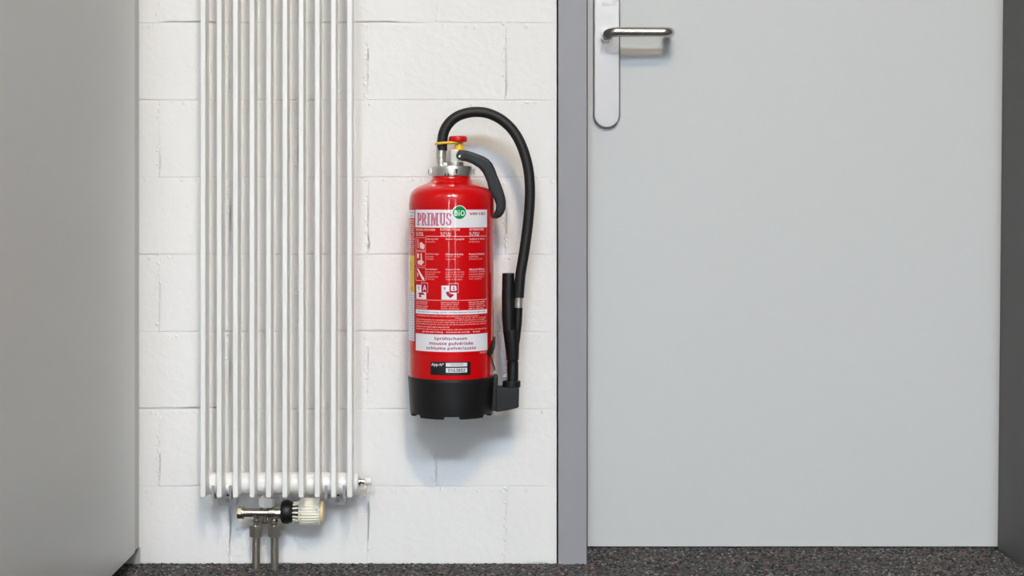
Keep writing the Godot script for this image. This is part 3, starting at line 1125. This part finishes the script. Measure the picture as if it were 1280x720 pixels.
	np = []
	nr = PackedFloat32Array()
	for q in [[648.1, 385.0, 5.0], [648.2, 383.6, 5.3], [648.3, 377.0, 5.1], [648.7, 370.6, 5.5], [648.8, 369.4, 5.2]]:
		np.append(pt(q[0], q[1], zn + 0.002))
		nr.append(q[2] * k)
	sweep(s, PackedVector3Array(np), nr, 28)
	tag(part("hose_clamp", s.mesh(), M.nickel, ex), "silver hose clamp above the nozzle")
	# hose
	s = Shape.new()
	var hp := []
	for q in [[552.6, 188.0], [552.7, 180.0], [553.6, 170.0], [556.8, 160.6], [563.6, 151.4], [573.0, 144.8], [584.0, 141.2], [595.6, 139.9], [608.6, 141.4], [621.0, 146.2], [631.6, 153.4], [641.0, 163.0], [649.2, 176.2], [656.0, 193.6], [660.6, 213.0], [662.4, 236.0], [661.8, 258.0], [659.6, 282.0], [655.4, 314.0], [650.8, 342.0], [649.0, 362.0], [648.5, 372.0]]:
		hp.append(pt(q[0], q[1], lerpf(0.091, 0.1, clampf((q[1] - 140.0) / 200.0, 0.0, 1.0))))
	sweep(s, smooth_path(hp, 6), PackedFloat32Array([6.5 * k]), 28)
	part("hose", s.mesh(60.0), M.black_rubber, ex)
	# collar nut with four lugs
	s = Shape.new()
	lathe(s, [Vector2(22.0 * k, py(220.6, zc)), Vector2(25.0 * k, py(220.4, zc)), Vector2(25.8 * k, py(219.2, zc)), Vector2(26.0 * k, py(210.4, zc)), Vector2(25.2 * k, py(208.4, zc)), Vector2(23.2 * k, py(207.6, zc)), Vector2(12.0 * k, py(207.4, zc))], ax, 64)
	for i in 4:
		var a := deg_to_rad(14.0 + 90 * i)
		var q := Transform3D(Basis(Vector3.UP, a), Vector3(xc, 0, zc))
		extrude(s, round_rect(-2.3 * k, py(219.0, zc), 2.3 * k, py(210.8, zc), 0.0008, 2), 24.0 * k, 29.4 * k, 0.0008, q, 2)
	var collar := part("collar_nut", s.mesh(), M.nickel, ex)
	for i in 4:
		s = Shape.new()
		var a := deg_to_rad(14.0 + 90 * i)
		var q := Transform3D(Basis(Vector3.UP, a), Vector3(xc, 0, zc))
		extrude(s, round_rect(-1.1 * k, py(217.6, zc), 1.1 * k, py(212.2, zc), 0.0006, 2), 29.0 * k, 29.6 * k, 0.0001, q, 2)
		part("lug_recess", s.mesh(), M.hole, collar)
	for a in [-0.27, -0.13]:
		s = Shape.new()
		var q := Transform3D(Basis(Vector3.UP, a), Vector3(xc, 0, zc))
		extrude(s, round_rect(-0.6 * k, py(220.4, zc), 0.6 * k, py(217.0, zc), 0.0004, 2), 25.0 * k, 26.3 * k, 0.0001, q, 2)
		part("notch", s.mesh(), M.hole, collar)
	# valve head
	s = Shape.new()
	cyl(s, 11.4 * k, py(208.0, zc), py(202.4, zc), axis_y(Vector3(px(568.4, zc), 0, zc)), 0.001, 40)
	rbox(s, Vector3(px(562.8, zc), py(204.0, zc), zc - 0.017), Vector3(px(577.0, zc), py(187.6, zc), zc + 0.012), 0.0014, 0.001)
	rbox(s, Vector3(px(553.6, zc), py(207.6, zc), zc - 0.016), Vector3(px(566.0, zc), py(203.6, zc), zc + 0.010), 0.001, 0.001)
	part("valve_head", s.mesh(), M.dull_nickel, ex)
	s = Shape.new()
	var xf := px(551.4, zc)
	lathe(s, [Vector2(5.0 * k, py(208.6, zc)), Vector2(5.4 * k, py(207.0, zc)), Vector2(5.4 * k, py(203.8, zc)), Vector2(6.2 * k, py(203.4, zc)), Vector2(6.2 * k, py(198.0, zc)), Vector2(5.4 * k, py(197.6, zc)), Vector2(6.6 * k, py(196.8, zc)), Vector2(6.7 * k, py(185.4, zc)), Vector2(6.3 * k, py(184.4, zc)), Vector2(5.0 * k, py(184.2, zc))], axis_y(Vector3(xf, 0, zc)), 36)
	tag(part("hose_fitting", s.mesh(), M.nickel, ex), "shiny metal hose fitting")
	# striking knob and its yellow seal
	s = Shape.new()
	var xk := px(572.4, zc)
	lathe(s, [Vector2(8.0 * k, py(177.8, zc)), Vector2(11.0 * k, py(177.4, zc)), Vector2(11.7 * k, py(176.0, zc)), Vector2(11.6 * k, py(172.4, zc)), Vector2(10.6 * k, py(170.6, zc)), Vector2(8.0 * k, py(170.0, zc)), Vector2(0.0, py(169.8, zc))], axis_y(Vector3(xk, 0, zc)), 48)
	part("knob", s.mesh(), M.red_plastic, ex)
	s = Shape.new()
	lathe(s, [Vector2(7.4 * k, py(188.4, zc)), Vector2(7.2 * k, py(186.4, zc)), Vector2(5.6 * k, py(183.4, zc)), Vector2(5.3 * k, py(180.0, zc)), Vector2(5.6 * k, py(177.2, zc))], axis_y(Vector3(px(574.0, zc), 0, zc)), 36)
	var loop := []
	for q in [[572.0, 178.4, 0.010], [564.0, 178.2, 0.0135], [556.0, 178.6, 0.0150], [548.0, 179.2, 0.0120], [545.0, 179.6, 0.0030], [547.6, 179.2, -0.0110], [556.0, 178.8, -0.0140], [566.0, 178.6, -0.0110]]:
		loop.append(pt(q[0], q[1], zc + q[2]))
	sweep(s, smooth_path(loop, 5), PackedFloat32Array([1.7 * k]), 14)
	tag(part("safety_seal", s.mesh(), M.yellow_plastic, ex), "yellow safety seal looped round the hose under the knob")
	# squeeze lever
	s = Shape.new()
	var zl := zc + 0.004
	var lev := PackedVector2Array()
	for q in [[573.6, 187.2], [583.0, 188.2], [591.0, 190.4], [598.6, 193.2], [605.0, 195.8], [610.6, 199.2], [615.2, 204.2], [618.8, 211.4], [621.6, 219.6], [624.6, 226.4], [628.6, 236.8], [631.6, 247.0], [632.3, 252.6], [632.0, 260.8], [629.6, 266.4], [626.4, 270.8], [621.2, 273.2], [615.0, 272.4], [612.6, 270.6], [613.4, 268.6], [617.4, 266.6], [619.8, 262.0], [620.2, 256.0], [617.4, 248.4], [613.4, 242.4], [610.6, 236.0], [609.0, 228.0], [606.6, 222.0], [603.4, 215.6], [598.4, 209.8], [590.4, 204.8], [582.6, 201.8], [577.6, 201.2], [573.4, 199.6], [571.2, 196.4], [571.0, 191.6]]:
		lev.append(Vector2(px(q[0], zl), py(q[1], zl)))
	extrude(s, lev, zl - 0.010, zl + 0.010, 0.003, Transform3D(), 3)
	extrude(s, inset(lev, 0.0042), zl + 0.0080, zl + 0.0122, 0.0012, Transform3D(), 2)
	cyl(s, 5.6 * k, zl - 0.0145, zl + 0.0145, axis_z(Vector3(px(576.0, zl), py(194.6, zl), 0)), 0.001, 32)
	part("squeeze_lever", s.mesh(), M.black_plastic, ex)
	s = Shape.new()
	cyl(s, 1.3 * k, zl + 0.0140, zl + 0.0156, axis_z(Vector3(px(574.6, zl + 0.014), py(195.6, zl + 0.014), 0)), 0.0003, 16)
	part("pivot_pin", s.mesh(), M.chrome, ex)

func make_bracket() -> void:
	var b := thing("wall_hook", Vector3(px(615, 0.02), py(440, 0.02), 0.0))
	tag(b, "black holder with a clip and thin strap at the red can's right side, behind it", "bracket")
	var s := Shape.new()
	rbox(s, Vector3(px(548, 0.01), py(462, 0.01), 0.0005), Vector3(px(582, 0.01), py(300, 0.01), 0.0090), 0.003, 0.002)
	part("back_plate", s.mesh(), M.black_plastic, b)
	var zc := 0.091
	var k := S * (DIST - zc) / DIST
	var c := Vector3(px(564.3, zc), 0, zc)
	# clip on the can's right flank and a strap from it round the back
	var put := func(deg: float, yy: float, out: float) -> Vector3:
		var a := deg_to_rad(deg)
		return Vector3(c.x + (53.0 * k + out) * sin(a), py(yy, zc), c.z + (53.0 * k + out) * cos(a))
	s = Shape.new()
	var ring := []
	for e in [[57.0, 440.0, 436.5], [62.0, 442.6, 432.0], [70.0, 440.0, 427.0], [80.0, 434.0, 423.0], [95.0, 430.0, 421.0]]:
		ring.append(PackedVector3Array([put.call(e[0], e[1], 0.0004), put.call(e[0], e[2], 0.0004), put.call(e[0], e[2], 0.0036), put.call(e[0], e[1], 0.0036)]))
	skin(s, ring)
	part("clip", s.mesh(), M.black_plastic, b)
	s = Shape.new()
	var p := []
	for e in [[64.0, 440.0], [69.0, 447.0], [76.0, 454.0], [88.0, 462.0], [120.0, 465.0], [150.0, 462.0]]:
		p.append(put.call(e[0], e[1], 0.0016))
	sweep(s, smooth_path(p, 4), PackedFloat32Array([0.0011]), 10)
	part("strap", s.mesh(), M.black_rubber, b)


# ---------------------------------------------------------------- light
func ceiling_lamp(at: Vector3, size: Vector2, energy: float, c: Color, label: String) -> void:
	var o := thing("ceiling_lamp", at)
	tag(o, label, "ceiling lamp")
	var s := Shape.new()
	rbox(s, Vector3(at.x - size.x / 2 - 0.02, at.y, at.z - size.y / 2 - 0.02), Vector3(at.x + size.x / 2 + 0.02, at.y + 0.05, at.z + size.y / 2 + 0.02), 0.004, 0.002)
	part("housing", s.mesh(), M.radiator_paint, o)
	s = Shape.new()
	box(s, Vector3(at.x - size.x / 2, at.y - 0.004, at.z - size.y / 2), Vector3(at.x + size.x / 2, at.y - 0.0005, at.z + size.y / 2))
	part("lamp_diffuser", s.mesh(), M.lamp_glow, o)
	var l := AreaLight3D.new()
	l.name = "lamp_light"
	l.area_size = size
	l.light_energy = energy
	l.light_color = c
	l.shadow_enabled = true
	l.set("area_range", 16.0)
	l.set("area_attenuation", 2.0)
	l.rotation = Vector3(-PI / 2, 0, 0)
	l.position = Vector3(0, -0.008, 0)
	o.add_child(l, true)


func _ready() -> void:
	rng.seed = 77
	# camera: level, lens shifted (the photograph's vanishing point lies left of and above its centre)
	var cam := Camera3D.new()
	cam.name = "camera"
	cam.position = Vector3(0, EYE, DIST)
	cam.projection = Camera3D.PROJECTION_FRUSTUM
	cam.near = 0.05
	cam.far = 50.0
	cam.size = 720.0 * S * cam.near / DIST
	cam.frustum_offset = Vector2((640.0 - VX) * S, -(360.0 - VY) * S) * cam.near / DIST
	cam.current = true
	add_child(cam)
	# sky and exposure
	var env := Environment.new()
	env.background_mode = Environment.BG_SKY
	var sky := Sky.new()
	var sm := ProceduralSkyMaterial.new()
	sm.sky_top_color = Color(0.72, 0.77, 0.84)
	sm.sky_horizon_color = Color(0.86, 0.89, 0.93)
	sm.ground_bottom_color = Color(0.4, 0.4, 0.38)
	sm.ground_horizon_color = Color(0.7, 0.72, 0.72)
	sky.sky_material = sm
	env.sky = sky
	env.background_energy_multiplier = 24.0
	env.tonemap_mode = Environment.TONE_MAPPER_LINEAR
	env.tonemap_exposure = 1.83
	env.sdfgi_enabled = true
	env.ssao_enabled = true
	env.ssil_enabled = true
	var we := WorldEnvironment.new()
	we.name = "world"
	we.environment = env
	add_child(we)

	var ss := SystemFont.new()
	ss.font_names = PackedStringArray(["Droid Sans"])
	sans = ss
	ss = SystemFont.new()
	ss.font_names = PackedStringArray(["Droid Sans"])
	ss.font_weight = 700
	sans_bold = ss
	ss = SystemFont.new()
	ss.font_names = PackedStringArray(["Droid Serif"])
	ss.font_weight = 700
	serif_bold = ss
	make_materials()

	# lamps of the room: a warm one near the wall, a cooler one behind it, two wide unseen panels added as fill further back
	ceiling_lamp(Vector3(0.45, 4.5, 4.6), Vector2(0.45, 0.45), 9.6, Color(1.0, 0.885, 0.68), "small warm square ceiling lamp nearest the block wall")
	ceiling_lamp(Vector3(0.45, 4.5, 6.7), Vector2(0.5, 0.5), 4.2, Color(0.45, 0.70, 1.0), "small bluish square ceiling lamp between the two added fill panels")
	ceiling_lamp(Vector3(-0.65, 4.5, 6.6), Vector2(1.1, 1.4), 13.4, Color(0.915, 0.968, 1.0), "large white fill panel added to the ceiling on the cabinet's side of the room")
	ceiling_lamp(Vector3(1.25, 4.5, 6.6), Vector2(1.1, 1.4), 13.4, Color(0.915, 0.968, 1.0), "large white fill panel added to the ceiling on the door's side of the room")

	make_room()
	make_wall()
	make_door()
	make_cabinet()
	make_radiator()
	make_valve()
	make_extinguisher()
	make_bracket()
